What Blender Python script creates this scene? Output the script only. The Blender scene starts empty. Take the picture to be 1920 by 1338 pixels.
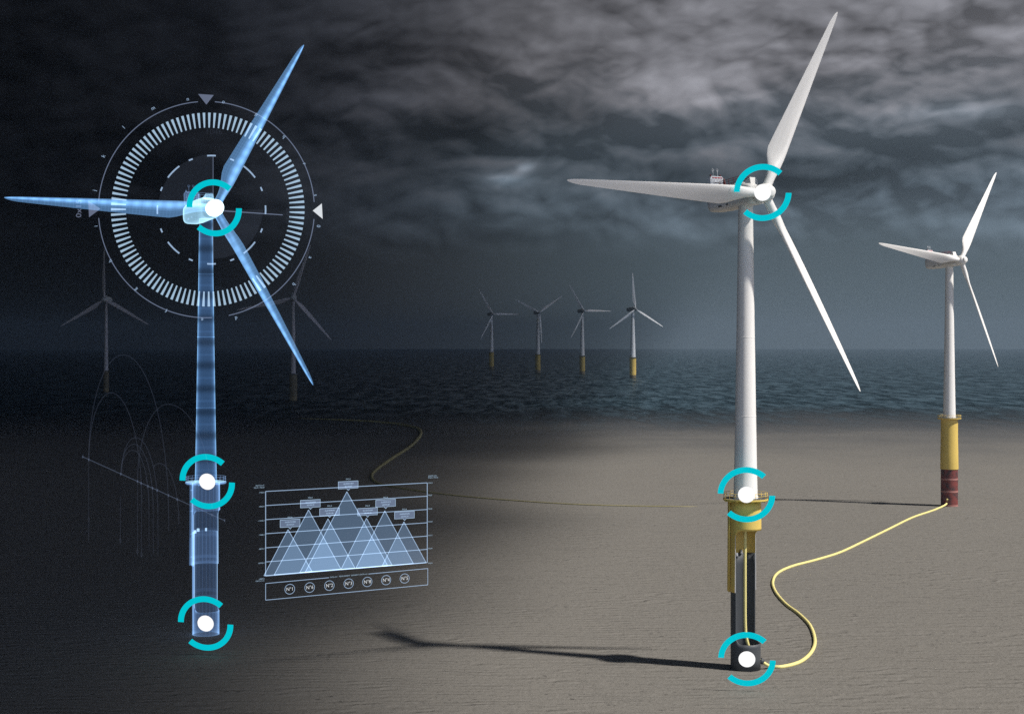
import bpy, bmesh, math, random
from mathutils import Vector, Matrix
random.seed(7)
PI = math.pi
S = bpy.context.scene
COL = S.collection

# ------------------------------------------------------------------ camera
F, HZ, CX, H = 3000.0, 641.0, 960.0, 70.0          # focal length and horizon in photo pixels, eye height in metres
cam_d = bpy.data.cameras.new('camera')
cam = bpy.data.objects.new('camera', cam_d)
COL.objects.link(cam)
cam.location = (0, 0, H)
cam.rotation_euler = (PI / 2, 0, 0)
cam_d.sensor_width = 36.0
cam_d.lens = 36.0 * F / 1920.0
cam_d.shift_y = -(1338 / 2 - HZ) / 1920.0
cam_d.clip_start = 1.0
cam_d.clip_end = 60000.0
S.camera = cam

# ------------------------------------------------------------------ sun, sky, exposure
ELEV, AZ = math.radians(52), math.radians(23)        # AZ: how far the shadows lean away from the camera
TO_SUN = Vector((math.cos(ELEV) * math.cos(AZ), -math.cos(ELEV) * math.sin(AZ), math.sin(ELEV)))
sun_d = bpy.data.lights.new('sun', 'SUN')
sun_d.energy = 5.0
sun_d.angle = math.radians(2.6)
sun_d.color = (1.0, 0.955, 0.89)
sun = bpy.data.objects.new('sun', sun_d)
COL.objects.link(sun)
sun.rotation_euler = TO_SUN.to_track_quat('Z', 'Y').to_euler()
sun.location = TO_SUN * 3000

S.view_settings.view_transform = 'Standard'
S.view_settings.look = 'None'
S.view_settings.exposure = 0.2
S.view_settings.gamma = 1.0
S.view_settings.use_curve_mapping = False
cy = S.cycles
cy.use_denoising = False      # the photograph is grainy too
cy.max_bounces = 8
cy.diffuse_bounces = 3
cy.glossy_bounces = 3
cy.transmission_bounces = 2
cy.volume_bounces = 1
cy.transparent_max_bounces = 40
cy.sample_clamp_indirect = 3.0


class NT:
    """small expression helper for node trees"""
    def __init__(self, tree):
        self.t = tree
        self.n = tree.nodes
        self.l = tree.links

    def new(self, kind, **kw):
        nd = self.n.new(kind)
        for k, v in kw.items():
            setattr(nd, k, v)
        return nd

    def put(self, sock, v):
        if isinstance(v, bpy.types.NodeSocket):
            self.l.new(v, sock)
        elif v is not None:
            sock.default_value = v

    def m(self, op, a, b=None, c=None, clamp=False):
        nd = self.new('ShaderNodeMath', operation=op, use_clamp=clamp)
        self.put(nd.inputs[0], a)
        self.put(nd.inputs[1], b)
        if c is not None:
            self.put(nd.inputs[2], c)
        return nd.outputs[0]

    def add(self, a, b): return self.m('ADD', a, b)
    def sub(self, a, b): return self.m('SUBTRACT', a, b)
    def mul(self, a, b): return self.m('MULTIPLY', a, b)

    def step(self, x, lo, hi, a=0.0, b=1.0, smooth=True):
        nd = self.new('ShaderNodeMapRange', interpolation_type='SMOOTHSTEP' if smooth else 'LINEAR')
        self.put(nd.inputs[0], x)
        for i, v in zip((1, 2, 3, 4), (lo, hi, a, b)):
            self.put(nd.inputs[i], v)
        return nd.outputs[0]

    def xyz(self, v):
        nd = self.new('ShaderNodeSeparateXYZ')
        self.l.new(v, nd.inputs[0])
        return nd.outputs

    def vec(self, x, y, z=0.0):
        nd = self.new('ShaderNodeCombineXYZ')
        for i, v in enumerate((x, y, z)):
            self.put(nd.inputs[i], v)
        return nd.outputs[0]

    def noise(self, v, scale=1.0, detail=4.0, rough=0.55, color=False, dist=0.0):
        nd = self.new('ShaderNodeTexNoise')
        self.put(nd.inputs['Vector'], v)
        self.put(nd.inputs['Scale'], scale)
        self.put(nd.inputs['Detail'], detail)
        self.put(nd.inputs['Roughness'], rough)
        self.put(nd.inputs['Distortion'], dist)
        return nd.outputs['Color'] if color else nd.outputs['Fac']

    def mixc(self, f, a, b, blend='MIX'):
        nd = self.new('ShaderNodeMix', data_type='RGBA', blend_type=blend)
        self.put(nd.inputs[0], f)
        self.put(nd.inputs[6], a if isinstance(a, bpy.types.NodeSocket) else (*a, 1))
        self.put(nd.inputs[7], b if isinstance(b, bpy.types.NodeSocket) else (*b, 1))
        return nd.outputs[2]

    def vmul(self, v, f):
        nd = self.new('ShaderNodeVectorMath', operation='SCALE')
        self.l.new(v, nd.inputs[0])
        self.put(nd.inputs[3], f)
        return nd.outputs[0]

    def vadd(self, a, b):
        nd = self.new('ShaderNodeVectorMath', operation='ADD')
        self.put(nd.inputs[0], a)
        self.put(nd.inputs[1], b)
        return nd.outputs[0]

    def ramp(self, x, stops):
        nd = self.new('ShaderNodeValToRGB')
        cr = nd.color_ramp
        while len(cr.elements) < len(stops):
            cr.elements.new(0.5)
        for e, (p, c) in zip(cr.elements, stops):
            e.position = p
            e.color = (*c, 1) if len(c) == 3 else c
        self.put(nd.inputs[0], x)
        return nd.outputs[0]


def build_world():
    w = bpy.data.worlds.new('World')
    S.world = w
    w.use_nodes = True
    g = NT(w.node_tree)
    g.n.clear()
    out = g.new('ShaderNodeOutputWorld')
    bg = g.new('ShaderNodeBackground')
    g.l.new(bg.outputs[0], out.inputs[0])
    d = g.new('ShaderNodeTexCoord').outputs['Generated']
    x, y, z = g.xyz(d)
    az = g.m('ARCTAN2', x, y)
    el = g.m('ARCSINE', z)
    # storm clouds: warped noise over azimuth and elevation
    P = g.vec(az, g.mul(el, EST), g.mul(y, 0.4))
    wn = g.noise(P, 9.0, 3.0, 0.5, color=True)
    wv = g.vadd(wn, (-0.5, -0.5, -0.5))
    P2 = g.vadd(P, g.vmul(wv, 0.032))
    up = g.vadd(P2, (0.005, 0.011, 0.0))                 # the same clouds a little nearer the light
    n1 = g.noise(P2, 6.0, 9.0, 0.50)
    n2 = g.noise(g.vadd(P2, (3.1, 1.7, 0.0)), 16.0, 8.0, 0.52)
    dens = g.step(g.add(g.mul(n1, 0.7), g.mul(n2, 0.3)), 0.35, 0.65)

    def billow(Q):
        """rounded heaps with sharp creases between them"""
        tot = None
        for sc_, amp_ in ((9.0, 1.0), (19.0, 0.55), (41.0, 0.28), (86.0, 0.13)):
            n_ = g.noise(g.vadd(Q, (sc_, 0.3 * sc_, 0.0)), sc_, 0.0, 0.5)
            k_ = g.mul(g.m('ABSOLUTE', g.sub(n_, 0.5)), 2.0 * amp_)
            tot = k_ if tot is None else g.add(tot, k_)
        return tot

    bl = billow(P2)
    relief = g.mul(g.sub(bl, billow(up)), 1.5)
    c = g.m('MAXIMUM', g.add(g.mul(dens, 0.62), g.add(g.mul(bl, 0.30), relief)), 0.0)
    pu, pv, _ = g.xyz(P2)
    pv = g.m('DIVIDE', pv, EST)

    def blob(px, py, sx, sy, amp):
        a0, e0 = (px - CX) / F, (HZ - py) / F
        u = g.m('DIVIDE', g.sub(pu, a0), sx / F)
        v = g.m('DIVIDE', g.sub(pv, e0), sy / F)
        e = g.m('EXPONENT', g.mul(g.add(g.mul(u, u), g.mul(v, v)), -1.0))
        return g.mul(e, amp)

    blobs = None
    for b in BLOBS:
        s = blob(*b)
        blobs = s if blobs is None else g.add(blobs, s)
    base = g.ramp(g.step(az, -0.6, 0.6, smooth=False),
                  [((p + 0.6) / 1.2, (v, v, v)) for p, v in
                   [(-0.6, .0036), (-0.29, .0038), (-0.19, .0068), (-0.115, .020), (-0.04, .052), (0.03, .100), (0.11, .148), (0.3, .168), (0.6, .16)]])
    lum_hi = g.mul(base, g.m('MAXIMUM', g.mul(g.add(g.mul(c, 1.35), 0.55), g.add(1.0, blobs)), 0.1))
    lowband = g.step(g.add(el, g.mul(g.sub(n1, 0.5), 0.035)), 0.045, 0.088)
    low_l = g.mul(base, g.step(el, -0.01, 0.07, 0.88, 0.66, smooth=False))
    hi_tint = g.mixc(g.step(g.add(g.mul(c, 0.045), el), 0.105, 0.19), (0.74, 0.97, 1.20), (0.94, 0.945, 1.05))
    hi_tint = g.mixc(g.step(az, -0.22, 0.03), (0.80, 0.92, 1.25), hi_tint)
    low_tint = g.mixc(g.step(az, -0.2, 0.1), (0.90, 0.97, 1.14), (0.76, 1.02, 1.2))
    hi = g.vmul(hi_tint, lum_hi)
    lo = g.vmul(low_tint, low_l)
    front = g.mixc(lowband, lo, hi)
    # behind the camera the storm breaks up and clear daylight comes in
    sky = g.new('ShaderNodeTexSky', sky_type='NISHITA')
    sky.sun_disc = False
    sky.sun_elevation = ELEV
    sky.sun_rotation = PI / 2 + AZ
    sky.air_density = 1.0
    sky.dust_density = 1.0
    clear = g.mixc(1.0, g.vmul(sky.outputs[0], 0.15), (0.96, 0.93, 1.04), 'MULTIPLY')
    overcast = g.vmul(g.mixc(c, (0.045, 0.05, 0.06), (0.10, 0.10, 0.11)), 1.0)
    back = g.mixc(g.step(el, 0.25, 0.7), clear, overcast)
    allsky = g.mixc(g.step(y, 0.35, -0.35), front, back)
    g.l.new(allsky, bg.inputs[0])
    bg.inputs[1].default_value = 0.87


EST = 1.9
# light (+) and dark (-) cloud masses: direction in photo pixels, spread, strength
BLOBS = [(1255, 318, 170, 48, -0.30), (1480, 330, 120, 30, -0.15), (1000, 120, 120, 30, 0.25), (1180, 150, 200, 60, 0.22), (955, 338, 44, 13, 1.7), (988, 312, 15, 10, 1.4), (860, 235, 100, 42, -0.45),
         (1080, 215, 60, 28, -0.35), (1640, 325, 260, 60, -0.42), (1880, 270, 60, 40, -0.3), (1790, 228, 105, 16, 0.8),
         (1850, 120, 160, 60, 0.3), (1640, 150, 90, 26, 0.2), (760, 330, 150, 60, -0.3), (1290, 60, 200, 35, -0.12),
         (1330, 350, 200, 40, -0.25), (1420, 205, 120, 22, 0.35), (700, 190, 90, 16, 0.35)]
build_world()


# ------------------------------------------------------------------ mesh helpers
class MB:
    def __init__(self):
        self.v, self.f, self.uv, self.mi, self.sm = [], [], [], [], []

    def face(self, idx, uv=None, mi=0, smooth=False):
        self.f.append(tuple(idx))
        self.uv.append(uv)
        self.mi.append(mi)
        self.sm.append(smooth)

    def grid(self, rows, close=True, uvs=None, smooth=True, mi=0):
        """rows of points joined into a strip surface"""
        n = len(rows[0])
        b = len(self.v)
        for r in rows:
            self.v.extend(Vector(p) for p in r)
        m = n if close else n - 1
        for i in range(len(rows) - 1):
            for j in range(m):
                j2 = (j + 1) % n
                q = (b + i * n + j, b + i * n + j2, b + (i + 1) * n + j2, b + (i + 1) * n + j)
                u0, u1 = j / m, (j + 1) / m
                v0, v1 = (i, i + 1) if uvs is None else (uvs[i], uvs[i + 1])
                self.face(q, ((u0, v0), (u1, v0), (u1, v1), (u0, v1)), mi, smooth)
        return b, n

    def cap(self, b, n, flip=False, mi=0):
        idx = list(range(b, b + n))
        self.face(idx[::-1] if flip else idx, None, mi, False)

    def lathe(self, prof, n=48, axis='Z', caps=True, sharp=True, mi=0):
        """profile of (radius, height) turned about the axis"""
        def P(r, h, a):
            if axis == 'Z':
                return Vector((r * math.cos(a), r * math.sin(a), h))
            return Vector((h, r * math.cos(a), r * math.sin(a)))
        segs = []
        cur = [prof[0]]
        for k in range(1, len(prof)):
            cur.append(prof[k])
            if k < len(prof) - 1 and sharp:
                d0 = Vector((prof[k][0] - prof[k - 1][0], prof[k][1] - prof[k - 1][1]))
                d1 = Vector((prof[k + 1][0] - prof[k][0], prof[k + 1][1] - prof[k][1]))
                if d0.length > 1e-6 and d1.length > 1e-6 and d0.angle(d1) > 0.6:
                    segs.append(cur)
                    cur = [prof[k]]
        segs.append(cur)
        for sgm in segs:
            self.grid([[P(max(r, 1e-4), h, 2 * PI * j / n) for j in range(n)] for r, h in sgm], True, [h for r, h in sgm], True, mi)
        if caps:
            for r, h, fl in ((*prof[0], True), (*prof[-1], False)):
                if r > 1e-3:
                    b = len(self.v)
                    self.v.extend(P(r, h, 2 * PI * j / n) for j in range(n))
                    self.cap(b, n, fl, mi)
        return self

    def box(self, c, s, R=None, mi=0):
        b = len(self.v)
        for dx in (-.5, .5):
            for dy in (-.5, .5):
                for dz in (-.5, .5):
                    p = Vector((dx * s[0], dy * s[1], dz * s[2]))
                    self.v.append((R @ p if R else p) + Vector(c))
        for q in ((0, 1, 3, 2), (4, 6, 7, 5), (0, 4, 5, 1), (2, 3, 7, 6), (0, 2, 6, 4), (1, 5, 7, 3)):
            self.face([b + i for i in q], None, mi, False)
        return self

    def tube(self, pts, r, n=8, closed=False, caps=True, mi=0):
        pts = [Vector(p) for p in pts]
        N = len(pts)
        rr = r if isinstance(r, (list, tuple)) else [r] * N
        rows = []
        up = None
        for i, p in enumerate(pts):
            if closed:
                t = pts[(i + 1) % N] - pts[i - 1]
            else:
                t = pts[min(i + 1, N - 1)] - pts[max(i - 1, 0)]
            t.normalize()
            if up is None:
                ref = Vector((0, 0, 1)) if abs(t.z) < 0.9 else Vector((1, 0, 0))
                up = (ref - t * ref.dot(t)).normalized()
            else:
                up = (up - t * up.dot(t)).normalized()
            sd = t.cross(up)
            rows.append([p + (up * math.cos(2 * PI * k / n) + sd * math.sin(2 * PI * k / n)) * rr[i] for k in range(n)])
        if closed:
            rows.append(rows[0])
        b, n = self.grid(rows, True, None, True, mi)
        if caps and not closed:
            self.cap(b, n, True, mi)
            self.cap(b + (N - 1) * n, n, False, mi)
        return self

    def mesh(self, name):
        me = bpy.data.meshes.new(name)
        me.from_pydata([tuple(p) for p in self.v], [], self.f)
        uvl = me.uv_layers.new(name='UVMap')
        k = 0
        for fi, f in enumerate(self.f):
            u = self.uv[fi]
            for j in range(len(f)):
                if u:
                    uvl.data[k].uv = u[j]
                k += 1
        me.polygons.foreach_set('material_index', self.mi)
        me.polygons.foreach_set('use_smooth', self.sm)
        bm = bmesh.new()
        bm.from_mesh(me)
        bmesh.ops.recalc_face_normals(bm, faces=bm.faces)
        bm.to_mesh(me)
        bm.free()
        me.update()
        return me


def link(name, me, mats, parent=None, mat4=None):
    o = bpy.data.objects.new(name, me)
    COL.objects.link(o)
    if mats is not None:
        for m in (mats if isinstance(mats, (list, tuple)) else [mats]):
            me.materials.append(m)
    if parent:
        o.parent = parent
    if mat4 is not None:
        o.matrix_local = mat4
    return o


def empty(name, label, cat, loc, group=None):
    o = bpy.data.objects.new(name, None)
    COL.objects.link(o)
    o.empty_display_size = 2.0
    o.location = loc
    tag(o, label, cat, group)
    return o


def tag(o, label, cat, group=None):
    o['label'] = label
    o['category'] = cat
    if group:
        o['group'] = group


def G(px, py, z=0.0):
    """the point at height z that stands at a photo pixel"""
    D = F * (H - z) / (py - HZ)
    return Vector(((px - CX) / F * D, D, z))


def AT(px, py, D):
    return Vector(((px - CX) / F * D, D, H + (HZ - py) / F * D))


def spline(pts, k=10, rad=None):
    """Catmull-Rom through points"""
    out, rr = [], []
    P = [Vector(p) for p in pts]
    P = [2 * P[0] - P[1]] + P + [2 * P[-1] - P[-2]]
    R = None if rad is None else [rad[0]] + list(rad) + [rad[-1]]
    for i in range(1, len(P) - 2):
        for j in range(k):
            t = j / k
            a, b, c, d = P[i - 1], P[i], P[i + 1], P[i + 2]
            out.append(0.5 * ((2 * b) + (c - a) * t + (2 * a - 5 * b + 4 * c - d) * t * t + (3 * b - a - 3 * c + d) * t ** 3))
            if R:
                rr.append(R[i] * (1 - t) + R[i + 1] * t)
    out.append(P[-2])
    if R:
        rr.append(R[-2])
    return (out, rr) if R else out


# ------------------------------------------------------------------ materials
def mat(name):
    m = bpy.data.materials.new(name)
    m.use_nodes = True
    g = NT(m.node_tree)
    g.n.clear()
    out = g.new('ShaderNodeOutputMaterial')
    return m, g, out


def principled(g, out, color, rough=0.5, metal=0.0, spec=0.5, normal=None):
    p = g.new('ShaderNodeBsdfPrincipled')
    g.put(p.inputs['Base Color'], color if isinstance(color, bpy.types.NodeSocket) else (*color, 1))
    g.put(p.inputs['Roughness'], rough)
    g.put(p.inputs['Metallic'], metal)
    g.put(p.inputs['Specular IOR Level'], spec)
    if normal is not None:
        g.l.new(normal, p.inputs['Normal'])
    g.l.new(p.outputs[0], out.inputs['Surface'])
    return p


def bump(g, h, strength, dist, prev=None):
    nd = g.new('ShaderNodeBump')
    nd.inputs['Strength'].default_value = strength
    nd.inputs['Distance'].default_value = dist
    g.l.new(h, nd.inputs['Height'])
    if prev is not None:
        g.l.new(prev, nd.inputs['Normal'])
    return nd.outputs[0]


def paint(name, col, rough=0.45, streak=0.08, grain=0.06, spec=0.4, metal=0.0):
    """coated steel: faint weather streaks and grain"""
    m, g, out = mat(name)
    tc = g.new('ShaderNodeTexCoord').outputs['Object']
    x, y, z = g.xyz(tc)
    st = g.noise(g.vec(g.mul(x, 1.2), g.mul(y, 1.2), g.mul(z, 0.10)), 1.0, 5.0, 0.6)
    gr = g.noise(tc, 3.2, 3.0, 0.7)
    k = g.add(1.0, g.add(g.mul(g.sub(st, 0.5), 2 * streak), g.mul(g.sub(gr, 0.5), 2 * grain)))
    c = g.vmul(g.vec(*col), k)
    principled(g, out, c, g.step(st, 0.3, 0.7, rough - 0.08, rough + 0.1), metal, spec, bump(g, gr, 0.25, 0.05))
    return m


M_WHITE = paint('white_paint', (0.84, 0.82, 0.795), 0.42, 0.07, 0.035)
M_WHITE2 = paint('white_panel', (0.78, 0.80, 0.83), 0.4, 0.04, 0.04)
M_YELLOW = paint('yellow_paint', (0.70, 0.50, 0.12), 0.5, 0.10, 0.06)
M_GREY = paint('dark_steel', (0.060, 0.066, 0.074), 0.55, 0.18, 0.10)
M_DECK = paint('deck_grating', (0.075, 0.08, 0.085), 0.7, 0.1, 0.2)
M_RED = paint('dark_red_paint', (0.16, 0.018, 0.02), 0.5)
M_REDMARK = paint('red_marking', (0.55, 0.05, 0.06), 0.5)
M_STEEL = paint('bare_steel', (0.45, 0.46, 0.48), 0.4, 0.05, 0.05, 0.5, 0.3)
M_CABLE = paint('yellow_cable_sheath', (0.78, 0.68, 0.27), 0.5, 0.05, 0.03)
M_CABLE2 = paint('dark_cable_sheath', (0.26, 0.23, 0.11), 0.8, 0.1, 0.05)  # even, darker sheath colour for the far cable
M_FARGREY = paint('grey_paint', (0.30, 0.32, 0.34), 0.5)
M_FARWHITE = paint('shade_toned_white_paint', (0.56, 0.57, 0.59), 0.5)  # darkened copy of the white: shade and haze put into its colour
M_FARYELLOW = paint('shade_toned_yellow_paint', (0.36, 0.27, 0.07), 0.55, 0.2)  # yellow darkened likewise for shade and haze
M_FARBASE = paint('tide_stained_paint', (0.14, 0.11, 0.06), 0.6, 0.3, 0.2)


def make_rust():
    m, g, out = mat('red_oxide_steel')
    tc = g.new('ShaderNodeTexCoord').outputs['Object']
    n = g.noise(tc, 0.35, 6.0, 0.65)
    n2 = g.noise(tc, 2.2, 5.0, 0.6)
    c = g.mixc(g.step(n, 0.36, 0.62), (0.060, 0.035, 0.036), (0.20, 0.045, 0.038))
    c = g.mixc(g.step(n2, 0.55, 0.8, 0.0, 0.5), c, (0.10, 0.07, 0.065))
    principled(g, out, c, 0.7, 0, 0.3, bump(g, n2, 0.3, 0.1))
    return m


M_RUST = make_rust()
M_BAND = paint('pale_red_band', (0.38, 0.17, 0.145), 0.6, 0.15, 0.15)


def make_sand():
    m, g, out = mat('rippled_sand')
    tc = g.new('ShaderNodeTexCoord').outputs['Object']
    x, y, z = g.xyz(tc)
    wob = g.noise(g.vec(g.mul(x, 0.018), g.mul(y, 0.018)), 1.0, 3.0, 0.5)
    wob2 = g.noise(g.vec(g.mul(x, 0.09), g.mul(y, 0.14)), 1.0, 3.0, 0.55)
    ph = g.add(g.mul(y, 2.1), g.add(g.mul(g.sub(wob, 0.5), 26.0), g.add(g.mul(g.sub(wob2, 0.5), 13.0), g.mul(x, 0.10))))
    rip = g.m('SINE', ph)
    ph2 = g.add(g.mul(y, 1.35), g.add(g.mul(g.sub(wob, 0.5), 44.0), g.add(g.mul(g.sub(wob2, 0.5), 15.0), g.mul(x, -0.16))))
    rip2 = g.m('SINE', ph2)
    patch = g.noise(g.vec(g.mul(x, 0.012), g.mul(y, 0.02)), 1.0, 3.0, 0.55)
    amp = g.step(patch, 0.32, 0.68, 0.15, 1.0)
    brk = g.step(g.noise(g.vec(g.mul(x, 0.055), g.mul(y, 0.16)), 1.0, 2.0, 0.5), 0.34, 0.60, 0.18, 1.0)
    fine = g.noise(tc, 1.3, 6.0, 0.72)
    grit = g.noise(tc, 0.42, 4.0, 0.7)
    ripple = g.mul(g.add(g.mul(rip, amp), g.mul(rip2, g.sub(1.15, amp))), brk)
    b1 = bump(g, ripple, 0.65, 0.36)
    b2 = bump(g, fine, 0.55, 0.55, b1)
    b3 = bump(g, grit, 0.5, 0.8, b2)
    # scattered pits and shell grit
    vor = g.new('ShaderNodeTexVoronoi', feature='F1')
    vor.inputs['Scale'].default_value = 0.42
    g.l.new(tc, vor.inputs['Vector'])
    rnd = g.xyz(vor.outputs['Color'])[0]
    dense = g.noise(g.vec(g.mul(x, 0.02), g.mul(y, 0.03)), 1.0, 2.0, 0.5)
    pit = g.mul(g.m('LESS_THAN', vor.outputs['Distance'], g.mul(g.step(rnd, 0.55, 1.0), 0.24)), g.step(dense, 0.42, 0.62, 0.25, 1.0))
    big = g.noise(g.vec(g.mul(x, 0.006), g.mul(y, 0.004)), 1.0, 5.0, 0.6)
    c = g.mixc(big, (0.131, 0.123, 0.110), (0.165, 0.155, 0.140))
    c = g.mixc(g.mul(g.sub(fine, 0.30), 1.5), c, (0.217, 0.204, 0.186))
    c = g.mixc(g.mul(pit, 0.65), c, (0.045, 0.042, 0.04))
    # wet where the sea washes over it
    shore = g.add(y, g.add(g.mul(g.sub(big, 0.5), 500.0), g.mul(g.sub(wob, 0.5), 160.0)))
    wet = g.step(shore, 820.0, 1450.0)
    c = g.mixc(wet, c, (0.055, 0.057, 0.061))
    principled(g, out, c, g.step(wet, 0.0, 1.0, 0.9, 0.55), 0, g.step(wet, 0, 1, 0.12, 0.35), b3)
    return m


def make_water():
    m, g, out = mat('sea_water')
    tc = g.new('ShaderNodeTexCoord').outputs['Object']
    x, y, z = g.xyz(tc)
    w1 = g.noise(g.vec(g.mul(x, 0.05), g.mul(y, 0.0095)), 1.0, 7.0, 0.62, dist=0.5)
    w2 = g.noise(g.vec(g.mul(x, 0.14), g.mul(y, 0.036)), 1.0, 5.0, 0.6)
    w3 = g.noise(g.vec(g.mul(x, 0.008), g.mul(y, 0.0022)), 1.0, 3.0, 0.5)
    nrm = bump(g, w1, 1.0, 5.0)
    nrm = bump(g, w2, 1.0, 1.6, nrm)
    crest = g.step(g.add(g.mul(w1, 0.62), g.mul(w2, 0.38)), 0.42, 0.60)
    base = g.mixc(crest, (0.004, 0.013, 0.020), (0.036, 0.078, 0.105))  # crests coloured lighter in place of sunlit wave faces
    p = g.new('ShaderNodeBsdfPrincipled')                # the backs of the waves mirror the sky
    g.l.new(base, p.inputs['Base Color'])
    p.inputs['Roughness'].default_value = 0.22
    p.inputs['IOR'].default_value = 1.33
    p.inputs['Specular IOR Level'].default_value = 0.4
    g.l.new(nrm, p.inputs['Normal'])
    df = g.new('ShaderNodeBsdfDiffuse')                  # their faces look down into dark water
    g.l.new(g.mixc(crest, (0.005, 0.014, 0.020), (0.020, 0.050, 0.070)), df.inputs[0])  # same sunlit crests painted into the diffuse colour
    g.l.new(nrm, df.inputs['Normal'])
    sea = g.new('ShaderNodeMixShader')
    g.l.new(g.step(crest, 0.0, 1.0, 0.10, 0.78, smooth=False), sea.inputs[0])
    g.l.new(df.outputs[0], sea.inputs[1])
    g.l.new(p.outputs[0], sea.inputs[2])
    tr = g.new('ShaderNodeBsdfTransparent')
    mx = g.new('ShaderNodeMixShader')
    edge = g.add(y, g.add(g.mul(g.sub(w3, 0.5), 330.0), g.mul(g.sub(w1, 0.5), 420.0)))
    g.l.new(g.step(edge, 1180.0, 1900.0), mx.inputs[0])
    g.l.new(tr.outputs[0], mx.inputs[1])
    g.l.new(sea.outputs[0], mx.inputs[2])
    g.l.new(mx.outputs[0], out.inputs['Surface'])
    return m


# ------------------------------------------------------------------ setting: sand, sea, added shading cloud
FAR = 16000.0


def sheet(name, x0, x1, y0, y1, z, m):
    b = MB()
    nx, ny = 24, 40
    b.grid([[Vector((x0 + (x1 - x0) * i / nx, y0 + (y1 - y0) * (j / ny) ** 1.6, z)) for i in range(nx + 1)] for j in range(ny + 1)], False, None, False)
    o = link(name, b.mesh(name), m)
    o['kind'] = 'structure'
    return o


sheet('sand', -9000, 9000, -600, FAR, 0.0, make_sand())
sheet('sea', -9000, 9000, 1200, FAR, 0.35, make_water())


def build_shade_cloud():
    """unseen cloud added high over the left to darken sand and sea there"""
    thick = 420.0
    b = MB()
    rows = []
    rnd = random.Random(3)
    ys = [-700 + 70 * i for i in range(40)] + [2100 + 14500 * (i / 30) for i in range(31)]
    for i, gy in enumerate(ys):                          # ground row that this slice shades
        ex = shade_cloud_edge(gy) + 12 * math.sin(gy * 0.013) + 7 * math.sin(gy * 0.031 + 1)
        alt = 760 + 0.25 * max(0.0, gy)                   # the cloud base climbs with distance
        sh = Vector((TO_SUN.x, TO_SUN.y)) * (alt / TO_SUN.z)
        w = 250 + 0.85 * max(0.0, gy - 400)
        endf = min(1.0, (i + 0.2) / 3.0, (len(ys) - i + 0.2) / 3.0)
        pr = [(ex, 0), (ex - 0.3 * w, -0.02), (ex - w, -0.04), (ex - 2600, -0.06), (ex - 7000, -0.05), (ex - 9500, 0),
              (ex - 7000, 0.9), (ex - 4400, 1.15), (ex - 2600, 1.0), (ex - w, 0.86), (ex - 0.62 * w, 0.58), (ex - 0.3 * w, 0.29)]
        rows.append([Vector((px + sh.x, gy + sh.y, alt + q * thick * endf * (1 + rnd.uniform(-.04, .04)))) for px, q in pr])
    bb, n = b.grid(rows, True)
    b.cap(bb, n, True)
    b.cap(bb + (len(ys) - 1) * n, n)
    m, g, out = mat('shade_cloud_vapour')
    va = g.new('ShaderNodeVolumePrincipled')
    va.inputs['Color'].default_value = (0.35, 0.37, 0.42, 1)
    va.inputs['Density'].default_value = 0.058
    g.l.new(va.outputs[0], out.inputs['Volume'])
    o = link('shade_cloud', b.mesh('shade_cloud'), m)
    o['kind'] = 'structure'


def shade_cloud_edge(gy):
    pts = [(-800, -5), (340, -5), (680, 16), (1100, 75), (3100, 250), (4100, 350), (16800, 1750)]
    for (y0, x0), (y1, x1) in zip(pts[:-1], pts[1:]):
        if gy <= y1:
            return x0 + (x1 - x0) * (gy - y0) / (y1 - y0)
    return pts[-1][1]


build_shade_cloud()


# ------------------------------------------------------------------ turbine meshes
def blade_mesh(L, k=1.0, cmax=4.3, root=0.98, name='blade'):
    b = MB()
    rows, vs = [], []
    st = [1.5, 2.2, 3.0, 3.8, 4.8, 6.0, 7.4, 9.0, 10.8, 13, 16, 19, 22, 25, 28, 31, 34, 37, 39.5, 42, 44, 45.6, 46.8, 47.6, 48.1, 48.45, 48.6]
    n = 28
    for s in st:
        q = s / 48.6
        if s < 11:
            f = max(0.0, min(1.0, (s - 3.0) / 8.0))
            f = f * f * (3 - 2 * f)
        else:
            f = 1.0
        tq = max(0.0, (s - 10.8) / 37.8)
        chord = (2 * root) * (1 - f) + f * (cmax * (1 - tq) ** 1.02 + 0.9 * tq)
        if s > 45:
            chord *= max(0.06, math.sqrt(max(0.0, 1 - ((s - 45) / 3.62) ** 2)))
        th = (1.0) * (1 - f) + f * (0.44 - 0.20 * min(1, tq * 1.4))
        lead = 0.5 * (1 - f) + f * 0.30
        beta = math.radians(17.0 + 23 * (1 - min(1, q * 1.15)) ** 1.4) * (0.5 + 0.5 * f)
        ring = []
        for j in range(n):
            a = 2 * PI * j / n
            xc = 0.5 + 0.5 * math.cos(a)                  # 0 trailing .. 1 leading
            circ = 0.5 * math.sin(a)
            t_ = 1 - xc
            foil = 5 * 0.5 * (0.2969 * math.sqrt(max(t_, 0)) - 0.126 * t_ - 0.3516 * t_ ** 2 + 0.2843 * t_ ** 3 - 0.1036 * t_ ** 4) * 2
            foil = math.copysign(foil, math.sin(a)) if abs(math.sin(a)) > 1e-6 else 0.0
            yy = (circ * (1 - f) + f * foil * 0.5) * th * chord
            xx = (xc - 1 + lead) * chord
            yy += f * 0.02 * chord * math.sin(PI * xc)
            ring.append(Vector((xx * math.cos(beta) + yy * math.sin(beta), -xx * math.sin(beta) + yy * math.cos(beta), s * L / 48.6)) * 1.0)
        rows.append([Vector((p.x * k, p.y * k, p.z)) for p in ring])
        vs.append(q)
    bb, nn = b.grid(rows, True, vs)
    b.cap(bb, nn, True)
    b.cap(bb + (len(st) - 1) * nn, nn)
    return b.mesh(name)


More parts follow.
